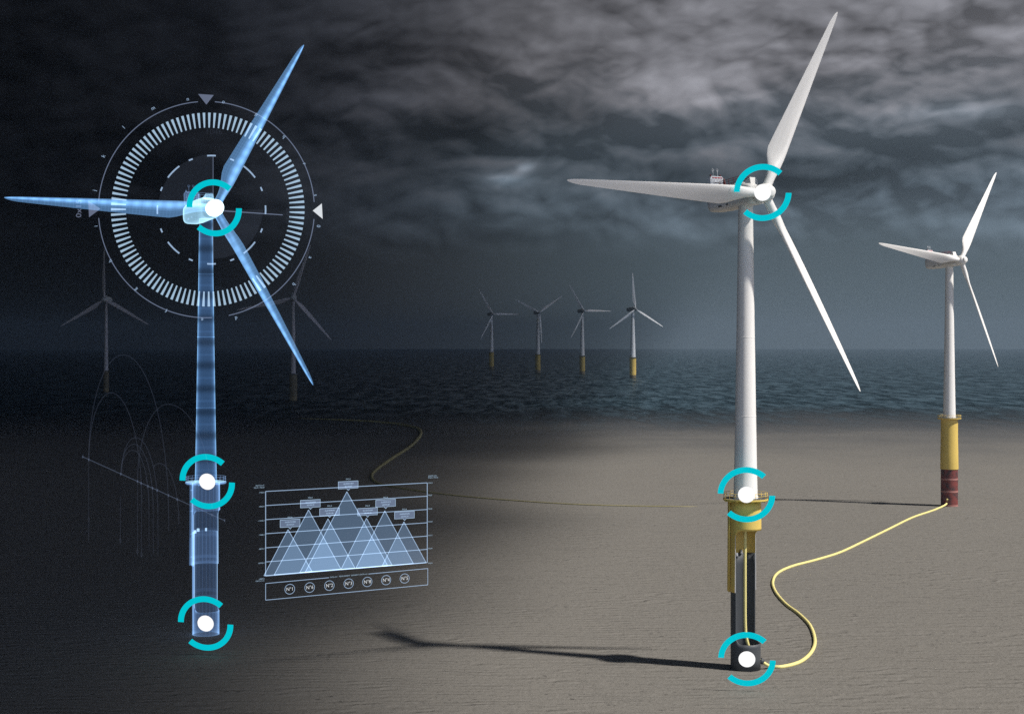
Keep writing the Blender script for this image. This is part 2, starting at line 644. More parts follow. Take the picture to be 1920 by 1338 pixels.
def superring(x, hw, zb, zt, n=36, e=3.6):
    out = []
    zc, hh = (zb + zt) / 2, (zt - zb) / 2
    for j in range(n):
        a = 2 * PI * j / n
        c, s = math.cos(a), math.sin(a)
        out.append(Vector((x, math.copysign(abs(c) ** (2 / e), c) * hw, zc + math.copysign(abs(s) ** (2 / e), s) * hh)))
    return out


def nacelle_mesh():
    b = MB()
    st = [(-11.6, 1.1, -0.5, 2.3), (-11.4, 1.55, -0.95, 2.85), (-10.8, 2.0, -1.25, 3.2), (-9.3, 2.2, -1.5, 3.4), (-6, 2.3, -1.75, 3.5),
          (-2, 2.3, -1.8, 3.5), (1.2, 2.3, -1.85, 3.3), (3.2, 2.15, -1.95, 2.6), (4.1, 1.95, -1.95, 2.05)]
    bb, n = b.grid([superring(*s) for s in st], True, [s[0] / 13 for s in st])
    b.cap(bb, n, True)
    b.cap(bb + (len(st) - 1) * n, n)
    # roof fairing wedge behind the spinner
    for sgn in (1,):
        base = len(b.v)
        for p in ((0.6, -1.0, 3.2), (3.3, -1.0, 2.4), (2.9, -0.9, 4.0), (0.6, 1.0, 3.2), (3.3, 1.0, 2.4), (2.9, 0.9, 4.0)):
            b.v.append(Vector(p))
        for q in ((0, 1, 2), (5, 4, 3), (0, 2, 5, 3), (1, 4, 5, 2), (0, 3, 4, 1)):
            b.face([base + i for i in q])
    return b.mesh('nacelle')


def hub_mesh():
    b = MB()
    b.lathe([(1.55, -2.0), (1.78, -1.5), (1.95, -0.8), (2.0, 0.1), (1.95, 0.9), (1.78, 1.5), (1.45, 1.85), (1.2, 1.95), (1.2, 2.35), (1.05, 2.6), (0.6, 2.78), (0.0, 2.85)],
            40, axis='X', caps=True)
    return b.mesh('hub')


def cooler_mesh():
    """radiator box on the rear roof: frame, slats, coloured marks"""
    b = MB()
    prof = [(-1.75, 3.3), (1.75, 3.3), (1.75, 6.1), (1.45, 6.55), (-1.45, 6.55), (-1.75, 6.1)]
    base = len(b.v)
    for x in (-10.6, -9.5):
        for y, z in prof:
            b.v.append(Vector((x, y, z)))
    n = len(prof)
    b.face([base + i for i in range(n)])
    b.face([base + n + i for i in range(n)])
    for i in range(n):
        b.face((base + i, base + (i + 1) % n, base + n + (i + 1) % n, base + n + i))
    for i in range(8):
        b.box((-9.44, -1.4 + 0.4 * i, 4.9), (0.1, 0.1, 2.0))
    for z in (4.3, 5.1):
        b.box((-9.42, 0, z), (0.1, 3.1, 0.07), mi=2)
    for y, w in ((-1.05, 0.5), (-0.25, 0.7), (0.55, 0.5), (1.2, 0.4)):
        b.box((-9.43, y, 6.2), (0.09, w, 0.2), mi=1)
    return b.mesh('cooler')


def cooler_side_mesh():
    b = MB()
    base = len(b.v)
    for y in (1.78, 1.95):
        for x, z in ((-10.4, 3.3), (-8.4, 3.3), (-9.3, 6.1), (-10.2, 6.1)):
            b.v.append(Vector((x, y, z)))
    for q in ((0, 1, 2, 3), (7, 6, 5, 4), (0, 4, 5, 1), (1, 5, 6, 2), (2, 6, 7, 3), (3, 7, 4, 0)):
        b.face([base + i for i in q])
    return b.mesh('side_shield')


def mast_mesh(y):
    b = MB()
    b.tube([(-10.0, y, 6.5), (-10.0, y, 7.9)], 0.05, 6)
    b.tube([(-10.0 + 0.0, y + 0.3 * math.cos(2 * PI * i / 14), 8.0 + 0.3 * math.sin(2 * PI * i / 14)) for i in range(14)], 0.03, 5, closed=True)
    b.tube([(-10.0, y - 0.3, 8.0), (-10.0, y + 0.3, 8.0)], 0.03, 5)
    return b.mesh('wind_vane')


def lamp_mesh(y):
    b = MB()
    v0 = len(b.v)
    b.lathe([(0.17, 0), (0.2, 0.12), (0.2, 0.32), (0.1, 0.45), (0, 0.47)], 12)
    for i in range(v0, len(b.v)):
        b.v[i] += Vector((-10.0, y, 6.52))
    return b.mesh('warning_lamp')


def guard_mesh():
    b = MB()
    for z in (4.2, 4.65):
        for y in (-1.7, 1.7):
            b.tube([(-8.2, y, z), (0.0, y, z)], 0.05, 6)
        b.tube([(0.0, -1.7, z), (0.0, 1.7, z)], 0.05, 6)
    for i in range(6):
        for y in (-1.7, 1.7):
            b.tube([(-8.2 + 1.64 * i, y, 3.2), (-8.2 + 1.64 * i, y, 4.68)], 0.05, 6)
    return b.mesh('guard_rail')


def vent_mesh(x):
    b = MB()
    b.box((x, -2.3, -0.8), (0.34, 0.14, 0.34))
    return b.mesh('vent')


def tower_mesh(z0, z1, r0, r1, rings=(0.28, 0.55, 0.79)):
    b = MB()
    prof = [(r0 + 0.12, z0), (r0 + 0.12, z0 + 0.35), (r0, z0 + 0.36)]
    for i in range(1, 24):
        q = i / 24
        prof.append((r0 + (r1 - r0) * (q ** 0.85), z0 + 0.36 + (z1 - z0 - 0.36) * q))
    prof.append((r1, z1))
    b.lathe(prof, 64)
    for q in rings:
        z = z0 + (z1 - z0) * q
        r = r0 + (r1 - r0) * (q ** 0.85)
        b.lathe([(r - 0.01, z - 0.09), (r + 0.03, z - 0.07), (r + 0.03, z + 0.07), (r - 0.01, z + 0.09)], 64, caps=False)
    return b.mesh('tower')


def platform_mesh(z, R=4.8):
    b = MB()
    b.lathe([(2.5, z - 0.42), (R - 0.15, z - 0.42), (R, z - 0.40), (R, z - 0.08), (R - 0.1, z - 0.06)], 8 * 6, caps=False, mi=1)
    b.lathe([(R - 0.1, z - 0.06), (2.4, z - 0.04)], 48, caps=False, mi=0)
    for i in range(16):                                   # brackets under the deck
        a = 2 * PI * (i + 0.5) / 16
        Rm = Matrix.Rotation(a, 3, 'Z')
        b.box(Rm @ Vector((4.0, 0, z - 0.55)), (1.3, 0.12, 0.28), Rm, mi=1)
    return b.mesh('platform')


def railing_mesh(z, R=4.7):
    b = MB()
    for h in (0.6, 1.15):
        b.tube([(R * math.cos(2 * PI * i / 40), R * math.sin(2 * PI * i / 40), z + h) for i in range(40)], 0.045, 5, closed=True)
    for i in range(20):
        a = 2 * PI * i / 20
        b.tube([(R * math.cos(a), R * math.sin(a), z - 0.1), (R * math.cos(a), R * math.sin(a), z + 1.15)], 0.045, 5)
    return b.mesh('railing')


CUT_N = Vector((math.sin(math.radians(41)), -math.cos(math.radians(41)), 0))


def cut_shell(b, z0, z1, fil, name):
    """boolean away the camera-side half of a pipe between two heights, with rounded inner corners"""
    src = bpy.data.objects.new('shell', b.mesh(name))
    COL.objects.link(src)
    c = MB()
    t = Vector((-CUT_N.y, CUT_N.x, 0))
    prof = [(9.0, z0), (0.0 + fil, z0)]
    prof += [(fil - fil * math.sin(a), z0 + fil - fil * math.cos(a)) for a in [PI / 2 * i / 8 for i in range(1, 9)]]
    prof += [(fil - fil * math.cos(a), z1 - fil + fil * math.sin(a)) for a in [PI / 2 * i / 8 for i in range(0, 9)]]
    prof += [(9.0, z1)]
    rows = [[CUT_N * p + t * s + Vector((0, 0, z)) for p, z in prof] for s in (-9, 9)]
    bb, n = c.grid(rows, True, None, False)
    c.cap(bb, n, True)
    c.cap(bb + n, n)
    cut = bpy.data.objects.new('cutter', c.mesh('cutter'))
    COL.objects.link(cut)
    md = src.modifiers.new('cut', 'BOOLEAN')
    md.operation = 'DIFFERENCE'
    md.object = cut
    md.solver = 'EXACT'
    bpy.context.view_layer.update()
    dg = bpy.context.evaluated_depsgraph_get()
    me = bpy.data.meshes.new_from_object(src.evaluated_get(dg))
    me.name = name
    bpy.data.objects.remove(src)
    bpy.data.objects.remove(cut)
    for p in me.polygons:
        ctr = p.center
        rad = Vector((ctr.x, ctr.y, 0))
        nr = Vector((p.normal.x, p.normal.y, 0))
        p.material_index = 1 if (abs(p.normal.dot(CUT_N)) > 0.9 and abs(ctr.dot(CUT_N)) < 0.3) else 0
        p.use_smooth = p.material_index == 0 and abs(p.normal.z) < 0.3 and rad.length > 0 and nr.length > 0 and abs(nr.normalized().dot(rad.normalized())) > 0.97
    return me


def pipe(ro, ri, z0, z1, ro1=None, n=72):
    b = MB()
    ro1 = ro1 or ro
    k = 10
    out = [[Vector(((ro + (ro1 - ro) * i / k) * math.cos(2 * PI * j / n), (ro + (ro1 - ro) * i / k) * math.sin(2 * PI * j / n), z0 + (z1 - z0) * i / k)) for j in range(n)] for i in range(k + 1)]
    inn = [[Vector((ri * math.cos(2 * PI * j / n), ri * math.sin(2 * PI * j / n), z0 + (z1 - z0) * i / k)) for j in range(n)] for i in range(k, -1, -1)]
    rows = out + inn + [out[0]]
    base = len(b.v)
    allr = out + inn
    for r in allr:
        b.v.extend(r)
    m = len(allr)
    for i in range(m):
        for j in range(n):
            i2, j2 = (i + 1) % m, (j + 1) % n
            b.face((base + i * n + j, base + i * n + j2, base + i2 * n + j2, base + i2 * n + j), ((j / n, i), ((j + 1) / n, i), ((j + 1) / n, i + 1), (j / n, i + 1)), 0, True)
    return b


def landing_mesh():
    """boat-landing fender pipes with stand-offs, on the left of the transition piece"""
    b = MB()
    for a in (172, 192):
        c, s = math.cos(math.radians(a)), math.sin(math.radians(a))
        b.tube([(3.75 * c, 3.75 * s, 16.6), (3.62 * c, 3.62 * s, 36.1)], 0.17, 10)
        for z in (18.5, 24, 29.5, 34.5):
            b.tube([(3.2 * c, 3.2 * s, z), (3.7 * c, 3.7 * s, z)], 0.1, 8)
    return b.mesh('boat_landing')


def bolt_mesh(a):
    b = MB()
    c, s = math.cos(a), math.sin(a)
    b.box((2.9 * c, 2.9 * s, 24.75), (0.45, 0.45, 0.7), Matrix.Rotation(a, 3, 'Z'))
    return b.mesh('shim_block')


ZP = 36.6
CACHE = {}


def cached(key, fn):
    if key not in CACHE:
        CACHE[key] = fn()
    return CACHE[key]


def fresh(me):
    """mesh data may be shared by copies with one set of materials"""
    return me


def inst(name, key, fn, mats, parent, mat4=None):
    mk = (key, tuple(m.name for m in mats))
    if mk not in CACHE:
        base = cached(key, fn)
        idx = [p.material_index for p in base.polygons]
        me = base.copy()
        while len(me.materials):
            me.materials.pop()
        for m in mats:
            me.materials.append(m)
        me.polygons.foreach_set('material_index', idx)
        me.update()
        CACHE[mk] = me
    o = bpy.data.objects.new(name, CACHE[mk])
    COL.objects.link(o)
    o.parent = parent
    if mat4 is not None:
        o.matrix_local = mat4
    return o


def axes(yaw, tilt):
    a = Vector((math.sin(yaw) * math.cos(tilt), -math.cos(yaw) * math.cos(tilt), math.sin(tilt)))
    r = Vector((math.cos(yaw), math.sin(yaw), 0))
    u = r.cross(a) * -1.0
    if u.z < 0:
        u = -u
    return a, r, u


def mat_from(x, y, z, o):
    return Matrix(((x.x, y.x, z.x, o.x), (x.y, y.y, z.y, o.y), (x.z, y.z, z.z, o.z), (0, 0, 0, 1)))


def rotor_parts(root, yaw, tilt, rot, L, hubz, over, pal, cone=-0.016, bk=1.0, small=True, nac_scale=1.0, bladekey='blade'):
    a, r, u = axes(yaw, tilt)
    top = Vector((0, 0, hubz - over * math.sin(tilt)))
    ns = nac_scale
    left = u.cross(a)
    Mn = mat_from(a * ns, left * ns, u * ns, top)
    nac = inst('nacelle', 'nacelle', nacelle_mesh, [pal['white']], root, Mn)
    if small:
        cool = inst('cooler', 'cooler', cooler_mesh, [pal['panel'], pal['mark'], pal['dark']], nac)
        inst('side_shield', 'side_shield', cooler_side_mesh, [pal['red']], nac)
        for y in (-0.6, 0.6):
            inst('wind_vane', ('mast', y), lambda: mast_mesh(y), [pal['panel']], nac)
        for y in (-1.3, 1.3):
            inst('warning_lamp', ('lamp', y), lambda: lamp_mesh(y), [pal['red']], nac)
        inst('guard_rail', 'guard', guard_mesh, [pal['red']], nac)
        for x in (-6.4, -5.8, -3.6):
            inst('vent', ('vent', x), lambda: vent_mesh(x), [pal['dark']], nac)
    hub = top + a * over
    inst('hub', 'hub', hub_mesh, [pal.get('hub', pal['white'])], root, mat_from(a * ns, left * ns, u * ns, hub))
    for k in range(3):
        th = rot - k * 2 * PI / 3
        d = (r * math.sin(th) + u * math.cos(th)) * math.cos(cone) + a * math.sin(cone)
        t = r * math.cos(th) - u * math.sin(th)
        yv = d.cross(t)
        inst('blade', (bladekey, L, bk), lambda: blade_mesh(L, bk), [pal['blade']], root, mat_from(t, yv, d, hub))
    return top


PAL_W = dict(white=M_WHITE, blade=M_WHITE, panel=M_WHITE2, mark=M_REDMARK, dark=M_GREY, red=M_RED)


def near_turbine(base, label, pal, yaw, tilt, rot, L, hubz, over, cutaway, mats, group, sc=1.0, name='wind_turbine', cat='wind turbine'):
    root = empty(name, label, cat, base, group)
    zp = ZP * sc
    rotor_parts(root, yaw, tilt, rot, L, hubz, over, pal, nac_scale=sc)
    zt = (hubz - over * math.sin(tilt) - 1.6 * sc) / sc
    Ms = Matrix.Scale(sc, 4)
    tw = inst('tower', ('tower', round(zt, 2)), lambda: tower_mesh(ZP, zt, 2.57, 1.55), [mats['tower']], root, Ms)
    pf = inst('platform', 'platform', lambda: platform_mesh(ZP), [mats['deck'], mats['tp']], root, Ms)
    inst('railing', 'railing', lambda: railing_mesh(ZP), [mats['rail']], pf)
    if cutaway:
        inst('transition_piece', 'tp_cut', lambda: cut_shell(pipe(3.46, 3.22, 16.6, ZP - 0.43, 3.3), 5.6, 29.8, 1.5, 'transition_piece'), [mats['tp'], mats['edge']], root, Ms)
        inst('monopile', 'pile_cut', lambda: cut_shell(pipe(3.2, 3.0, 0.0, 24.5), 5.6, 29.8, 1.5, 'monopile'), [mats['pile'], mats['edge2']], root, Ms)
        inst('boat_landing', 'landing', landing_mesh, [mats['tp']], root, Ms)
        for a in (100, 140, 220):
            ar = math.radians(a)
            inst('shim_block', ('bolt', a), lambda: bolt_mesh(ar), [mats['edge']], root, Ms)
    else:
        inst('transition_piece', 'tp_full', lambda: MB().lathe([(3.65, 15.3), (3.68, 15.5), (3.6, 22.0), (3.48, 28.0), (3.45, ZP - 0.43)], 64).mesh('transition_piece'), [mats['tp']], root, Ms)
        pl = inst('monopile', 'pile_full', lambda: MB().lathe([(3.45, -2.0), (3.45, 15.29)], 64).mesh('monopile'), [mats['pile']], root, Ms)
        for z in (0.3, 6.1, 11.2):
            inst('weld_band', ('band', z), lambda: MB().lathe([(3.44, z - 0.35), (3.5, z - 0.32), (3.5, z + 0.32), (3.44, z + 0.35)], 64, caps=False).mesh('weld_band'), [M_BAND], pl)
    return root


MATS_W = dict(tower=M_WHITE, deck=M_DECK, tp=M_YELLOW, rail=M_YELLOW, pile=M_GREY, edge=M_STEEL, edge2=M_GREY)
base1 = G(1398, 1253)
over1 = 6.2
d1 = base1.y - over1 * math.cos(0.527)
hub1 = AT(1431, 362, d1)
near_turbine(base1, 'large white turbine with a cut open yellow and dark grey foundation on the sand', PAL_W, 0.527, 0.097, 0.533, 48.6,
             hub1.z, over1, True, MATS_W, None)
base2 = G(1780, 948)
d2 = base2.y - over1 * math.cos(0.612)
hub2 = AT(1801, 488, d2)
near_turbine(base2, 'smaller white turbine at the right on a yellow and rusty red pile', PAL_W, 0.612, 0.102, 0.640, 49.6,
             hub2.z, over1, False, dict(MATS_W, pile=M_RUST), None, sc=1.03)


# ------------------------------------------------------------------ hologram materials
def additive(g, out, col, strength):
    """light only: adds to what is behind it and throws no shadow"""
    em = g.new('ShaderNodeEmission')
    g.put(em.inputs[0], col if isinstance(col, bpy.types.NodeSocket) else (*col, 1))
    g.put(em.inputs[1], g.m('MULTIPLY', strength, 0.87))
    tr = g.new('ShaderNodeBsdfTransparent')
    ad = g.new('ShaderNodeAddShader')
    g.l.new(tr.outputs[0], ad.inputs[0])
    g.l.new(em.outputs[0], ad.inputs[1])
    g.l.new(ad.outputs[0], out.inputs['Surface'])


def holo(name, core, rim, body, edge, lines=0.35, nu=36.0, nv=1.0, pw=1.6, bands=None, streak=0.0):
    """glowing see-through shell: bright rim, faint body, fine wire grid in UV"""
    m, g, out = mat(name)
    lw = g.new('ShaderNodeLayerWeight')
    lw.inputs['Blend'].default_value = 0.5
    fc = g.m('POWER', lw.outputs['Facing'], pw)
    uv = g.new('ShaderNodeUVMap').outputs[0]
    u, v, _ = g.xyz(uv)
    lu = g.m('LESS_THAN', g.m('FRACT', g.mul(u, nu)), 0.14)
    lv = g.m('LESS_THAN', g.m('FRACT', g.mul(v, nv)), 0.10)
    ln = g.mul(g.m('MAXIMUM', lu, lv), lines)
    e = g.add(g.add(body, g.mul(fc, edge)), g.mul(ln, body))
    if streak:
        du = g.m('ABSOLUTE', g.sub(g.m('ABSOLUTE', g.sub(u, 0.5)), 0.335))   # a ridge line on either face of the blade
        sk = g.m('EXPONENT', g.mul(g.m('POWER', g.m('DIVIDE', du, 0.075), 2.0), -1.0))
        pulse = g.add(0.72, g.mul(g.m('SINE', g.mul(v, 118.0)), 0.14))
        e = g.add(e, g.mul(g.mul(sk, streak), pulse))
    if bands:
        ph = g.m('ABSOLUTE', g.sub(g.m('FRACT', g.m('DIVIDE', v, bands)), 0.5))
        e = g.mul(e, g.step(ph, 0.02, 0.30, 0.45, 1.0))
    additive(g, out, g.mixc(fc, core, rim), e)
    return m


HB = (0.13, 0.32, 0.72)
HR = (0.30, 0.62, 1.0)
H_BLADE = holo('hologram_blade', (0.20, 0.47, 0.92), (0.24, 0.50, 0.85), 0.16, 0.22, 0.5, 18, 60, 1.5, None, 0.70)
H_TOWER = holo('hologram_tower', HB, HR, 0.11, 0.80, 0.30, 24, 0.18, 2.3, 5.6)
H_PILE = holo('hologram_pile', (0.10, 0.20, 0.42), (0.26, 0.50, 0.90), 0.085, 0.60, 1.0, 22, 0.3, 2.6)
H_HUB = holo('hologram_hub', (0.34, 0.68, 1.0), (0.50, 0.85, 1.0), 0.13, 0.60, 0.8, 24, 26)
H_SPIN = holo('hologram_spinner', (0.9, 1.0, 1.0), (0.6, 0.9, 1.0), 0.9, 0.2, 0.2, 18, 8)
H_WIRE = holo('hologram_wire', (0.25, 0.42, 0.8), (0.35, 0.6, 1.0), 0.10, 0.16, 0.6, 8, 8)
H_LINE = holo('hologram_edge', (0.45, 0.7, 1.0), (0.45, 0.7, 1.0), 0.5, 0.2, 0.0)
PAL_H = dict(white=H_HUB, hub=H_SPIN, blade=H_BLADE, panel=H_WIRE, mark=H_WIRE, dark=H_WIRE, red=H_WIRE)
MATS_H = dict(tower=H_TOWER, deck=H_HUB, tp=H_PILE, rail=H_WIRE, pile=H_PILE, edge=H_LINE, edge2=H_LINE)
base3 = G(386, 1188)
d3 = base3.y - over1 * math.cos(0.53)
hub3 = AT(401, 390, d3)
near_turbine(base3, 'glowing blue see-through hologram of a turbine inside a round dial', PAL_H, 0.53, 0.087, 0.532, 48.5,
             hub3.z, over1, True, MATS_H, None, name='hologram_turbine', cat='hologram')


def glow(name, col, strength=1.0, solid=False):
    m, g, out = mat(name)
    if solid:
        em = g.new('ShaderNodeEmission')
        em.inputs[0].default_value = (*col, 1)
        em.inputs[1].default_value = strength * 0.87
        g.l.new(em.outputs[0], out.inputs['Surface'])
    else:
        additive(g, out, col, strength)
    return m


# ------------------------------------------------------------------ far turbines in the sea
def far_turbine(tx, wy, hubpx, platy, rot, yaw, Lpx, rt0, rt1, rp, mats, label, group, nac=True, bk=1.0):
    base = G(tx, wy)
    root = empty('wind_turbine', label, 'wind turbine', base, group)
    D = base.y
    s = D / F
    hz = H + (HZ - hubpx[1]) * s
    zp = H + (HZ - platy) * s
    L = Lpx * s
    sc = L / 48.6
    key = label
    rotor_parts(root, yaw, 0.07, rot, L, hz, over1 * sc, dict(white=mats[3], blade=mats[0], panel=M_WHITE2, mark=M_RED, dark=M_GREY, red=M_RED), cone=-0.01,
                bk=sc * bk, small=False, nac_scale=sc * 1.1, bladekey=label)
    zt = hz - 1.6 * sc
    link('tower', MB().lathe([(rt0 * s, zp), (rt0 * s * 0.93, zp + 0.15 * (zt - zp)), (rt0 * s * 0.72 + rt1 * s * 0.1, zp + 0.45 * (zt - zp)), (rt1 * s, zt)], 40).mesh('tower'), mats[0], root)
    link('platform', MB().lathe([(rt0 * s, zp - 0.6), (rp * s * 1.2, zp - 0.6), (rp * s * 1.2, zp + 0.7), (rt0 * s, zp + 0.7)], 40, caps=False).mesh('platform'), mats[2], root)
    ztide = 0.16 * zp
    link('transition_piece', MB().lathe([(rp * s, ztide), (rp * s, zp - 0.6)], 40).mesh('transition_piece'), mats[1], root)
    link('monopile', MB().lathe([(rp * s * 0.985, -1.0), (rp * s * 0.985, ztide)], 40).mesh('monopile'), M_FARBASE, root)
    return root


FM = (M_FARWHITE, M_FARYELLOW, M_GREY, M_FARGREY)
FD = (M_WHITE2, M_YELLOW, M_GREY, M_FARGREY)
gF = 'turbines standing in the sea near the horizon'
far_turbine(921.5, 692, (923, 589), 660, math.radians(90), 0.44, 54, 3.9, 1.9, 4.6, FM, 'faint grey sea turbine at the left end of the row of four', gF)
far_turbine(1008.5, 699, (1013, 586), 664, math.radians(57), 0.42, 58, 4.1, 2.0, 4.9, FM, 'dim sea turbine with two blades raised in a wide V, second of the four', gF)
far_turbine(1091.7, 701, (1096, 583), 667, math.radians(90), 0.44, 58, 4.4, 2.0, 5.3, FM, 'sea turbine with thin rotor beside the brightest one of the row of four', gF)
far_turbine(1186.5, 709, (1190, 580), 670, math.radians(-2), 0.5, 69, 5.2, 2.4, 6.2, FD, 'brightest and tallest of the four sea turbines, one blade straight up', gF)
GM = (paint('deep_shade_grey_paint', (0.34, 0.335, 0.37), 0.6), paint('deep_shade_ochre_paint', (0.10, 0.085, 0.055), 0.6), M_GREY, M_FARGREY)  # white and yellow darkened in colour for the shaded left side
gD = 'dark turbines beyond the hologram'
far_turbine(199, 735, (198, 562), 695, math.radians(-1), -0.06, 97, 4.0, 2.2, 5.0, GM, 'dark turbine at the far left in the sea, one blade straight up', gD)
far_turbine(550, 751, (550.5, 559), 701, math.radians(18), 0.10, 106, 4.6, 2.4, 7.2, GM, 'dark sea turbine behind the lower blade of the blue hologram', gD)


# ------------------------------------------------------------------ cables on the sand
def cable_main():
    b1 = base1
    pts = [b1 + Vector(p) for p in ((-0.15, -0.2, 33.0), (-0.15, -0.2, 26.0), (-0.15, -0.2, 16.0), (-0.12, -0.3, 9.5), (0.15, -0.3, 6.6), (0.9, -0.3, 4.2), (2.2, -0.3, 2.4), (3.3, -0.35, 1.75), (4.4, -0.4, 1.0))]
    rad = [0.34] * len(pts)
    for px, py in ((1447, 1249), (1468, 1249), (1500, 1240), (1521, 1222), (1528, 1200), (1519, 1172), (1498, 1150), (1474, 1132), (1455, 1110), (1449, 1091),
                   (1458, 1074), (1485, 1061), (1530, 1049), (1575, 1035), (1620, 1014), (1665, 992), (1710, 970), (1742, 959), (1758, 953)):
        pts.append(G(px, py, 0.3))
        rad.append(0.42)
    p2 = base2 + Vector((-2.3, -3.35, 1.1))
    pts += [p2, base2 + Vector((-1.7, -3.0, 3.4))]
    rad += [0.42, 0.42]
    P, R = spline(pts, 10, rad)
    b = MB()
    b.tube(P, R, 14)
    o = link('power_cable', b.mesh('power_cable'), M_CABLE)
    tag(o, 'bright yellow cable snaking over the sand between the two white turbines', 'cable')
    # the outlet collar on the pile belongs to the big turbine
    return o


cable_main()
c_ = MB()
c_.tube([(3.05, -0.33, 1.92), (3.75, -0.37, 1.42)], [0.66, 0.56], 16)
link('cable_outlet', c_.mesh('cable_outlet'), M_GREY, [o for o in bpy.data.objects if o.name == 'wind_turbine'][0])


def cable_far():
    pts, rad = [], []
    for px, py, r in ((560, 784.5, .3), (620, 786, .6), (700, 790, .8), (757, 796, 1.0), (785, 804, 1.1), (788, 816, 1.1), (770, 836, 1.0), (735, 859, .9),
                      (706, 880, .8), (697, 893, .75), (708, 905, .6), (742, 913, .45), (800, 922, .38), (880, 931, .33), (980, 939, .3), (1080, 945, .28), (1180, 948, .27), (1270, 949, .24)):
        pts.append(G(px, py, r * 0.7))
        rad.append(r)
    pts.append(G(1320, 950, -0.35))
    rad.append(0.22)
    P, R = spline(pts, 12, rad)
    b = MB()
    b.tube(P, R, 12)
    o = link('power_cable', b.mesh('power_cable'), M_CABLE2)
    tag(o, 'dark cable curving in an S over the dim sand behind the triangle chart', 'cable')


cable_far()

# ------------------------------------------------------------------ teal location markers
M_TEAL = glow('teal_light', (0.0, 0.56, 0.66), 1.0, True)
M_DOT = glow('white_light', (1.0, 1.0, 1.0), 1.08, True)


def arc_strip(b, r0, r1, a0, a1, th, n=40):
    rows = []
    for i in range(n + 1):
        a = a0 + (a1 - a0) * i / n
        c, s = math.cos(a), math.sin(a)
        rows.append([Vector((r0 * c, -th, r0 * s)), Vector((r1 * c, -th, r1 * s)), Vector((r1 * c, th, r1 * s)), Vector((r0 * c, th, r0 * s))])
    bb, k = b.grid(rows, True, None, False)
    b.cap(bb, k, True)
    b.cap(bb + n * k, k)


def marker(px, py, D, label):
    c = AT(px, py, D)
    s = D / F
    root = empty('location_marker', label, 'marker', c, 'teal ring markers')
    n = Vector((0, 1, 0))
    n = (n - TO_SUN * n.dot(TO_SUN)).normalized()        # hung edge-on to the sun
    x = Vector((1, 0, 0))
    x = (x - n * x.dot(n)).normalized()
    root.rotation_euler = mat_from(x, n, x.cross(n), Vector()).to_euler()
    for a0, a1 in ((PI - 0.01, math.radians(49)), (0.0, math.radians(-131))):
        b = MB()
        arc_strip(b, 42.6 * s, 53.5 * s, a0, a1, 0.10)
        link('ring_arc', b.mesh('ring_arc'), M_TEAL, root)
    b = MB()
    r = 15.6 * s
    prof = [(0, -0.22), (r * 0.5, -0.20), (r * 0.85, -0.15), (r, -0.05), (r, 0.05), (r * 0.85, 0.15), (r * 0.5, 0.20), (0, 0.22)]
    b.lathe([(q, h) for q, h in prof], 40, caps=False, sharp=False)
    b.v = [Vector((v.x, v.z, v.y)) for v in b.v]
    link('dot', b.mesh('dot'), M_DOT, root)


marker(401.5, 390, hub3.y - 17.0, 'teal ring and white dot on the hub of the blue hologram')
marker(388.5, 902.5, base3.y - 7.0, 'teal ring and white dot on the glowing platform of the blue hologram')
marker(385.5, 1168, 357.0, 'teal ring and white dot at the foot of the blue hologram')
marker(1430, 361, hub1.y - 6.0, 'teal ring and white dot on the hub of the large white turbine')
marker(1399.5, 927, base1.y - 7.0, 'teal ring and white dot at the platform of the large white turbine')
marker(1400.5, 1235, 320.0, 'teal ring and white dot at the dark grey foot of the large white turbine')


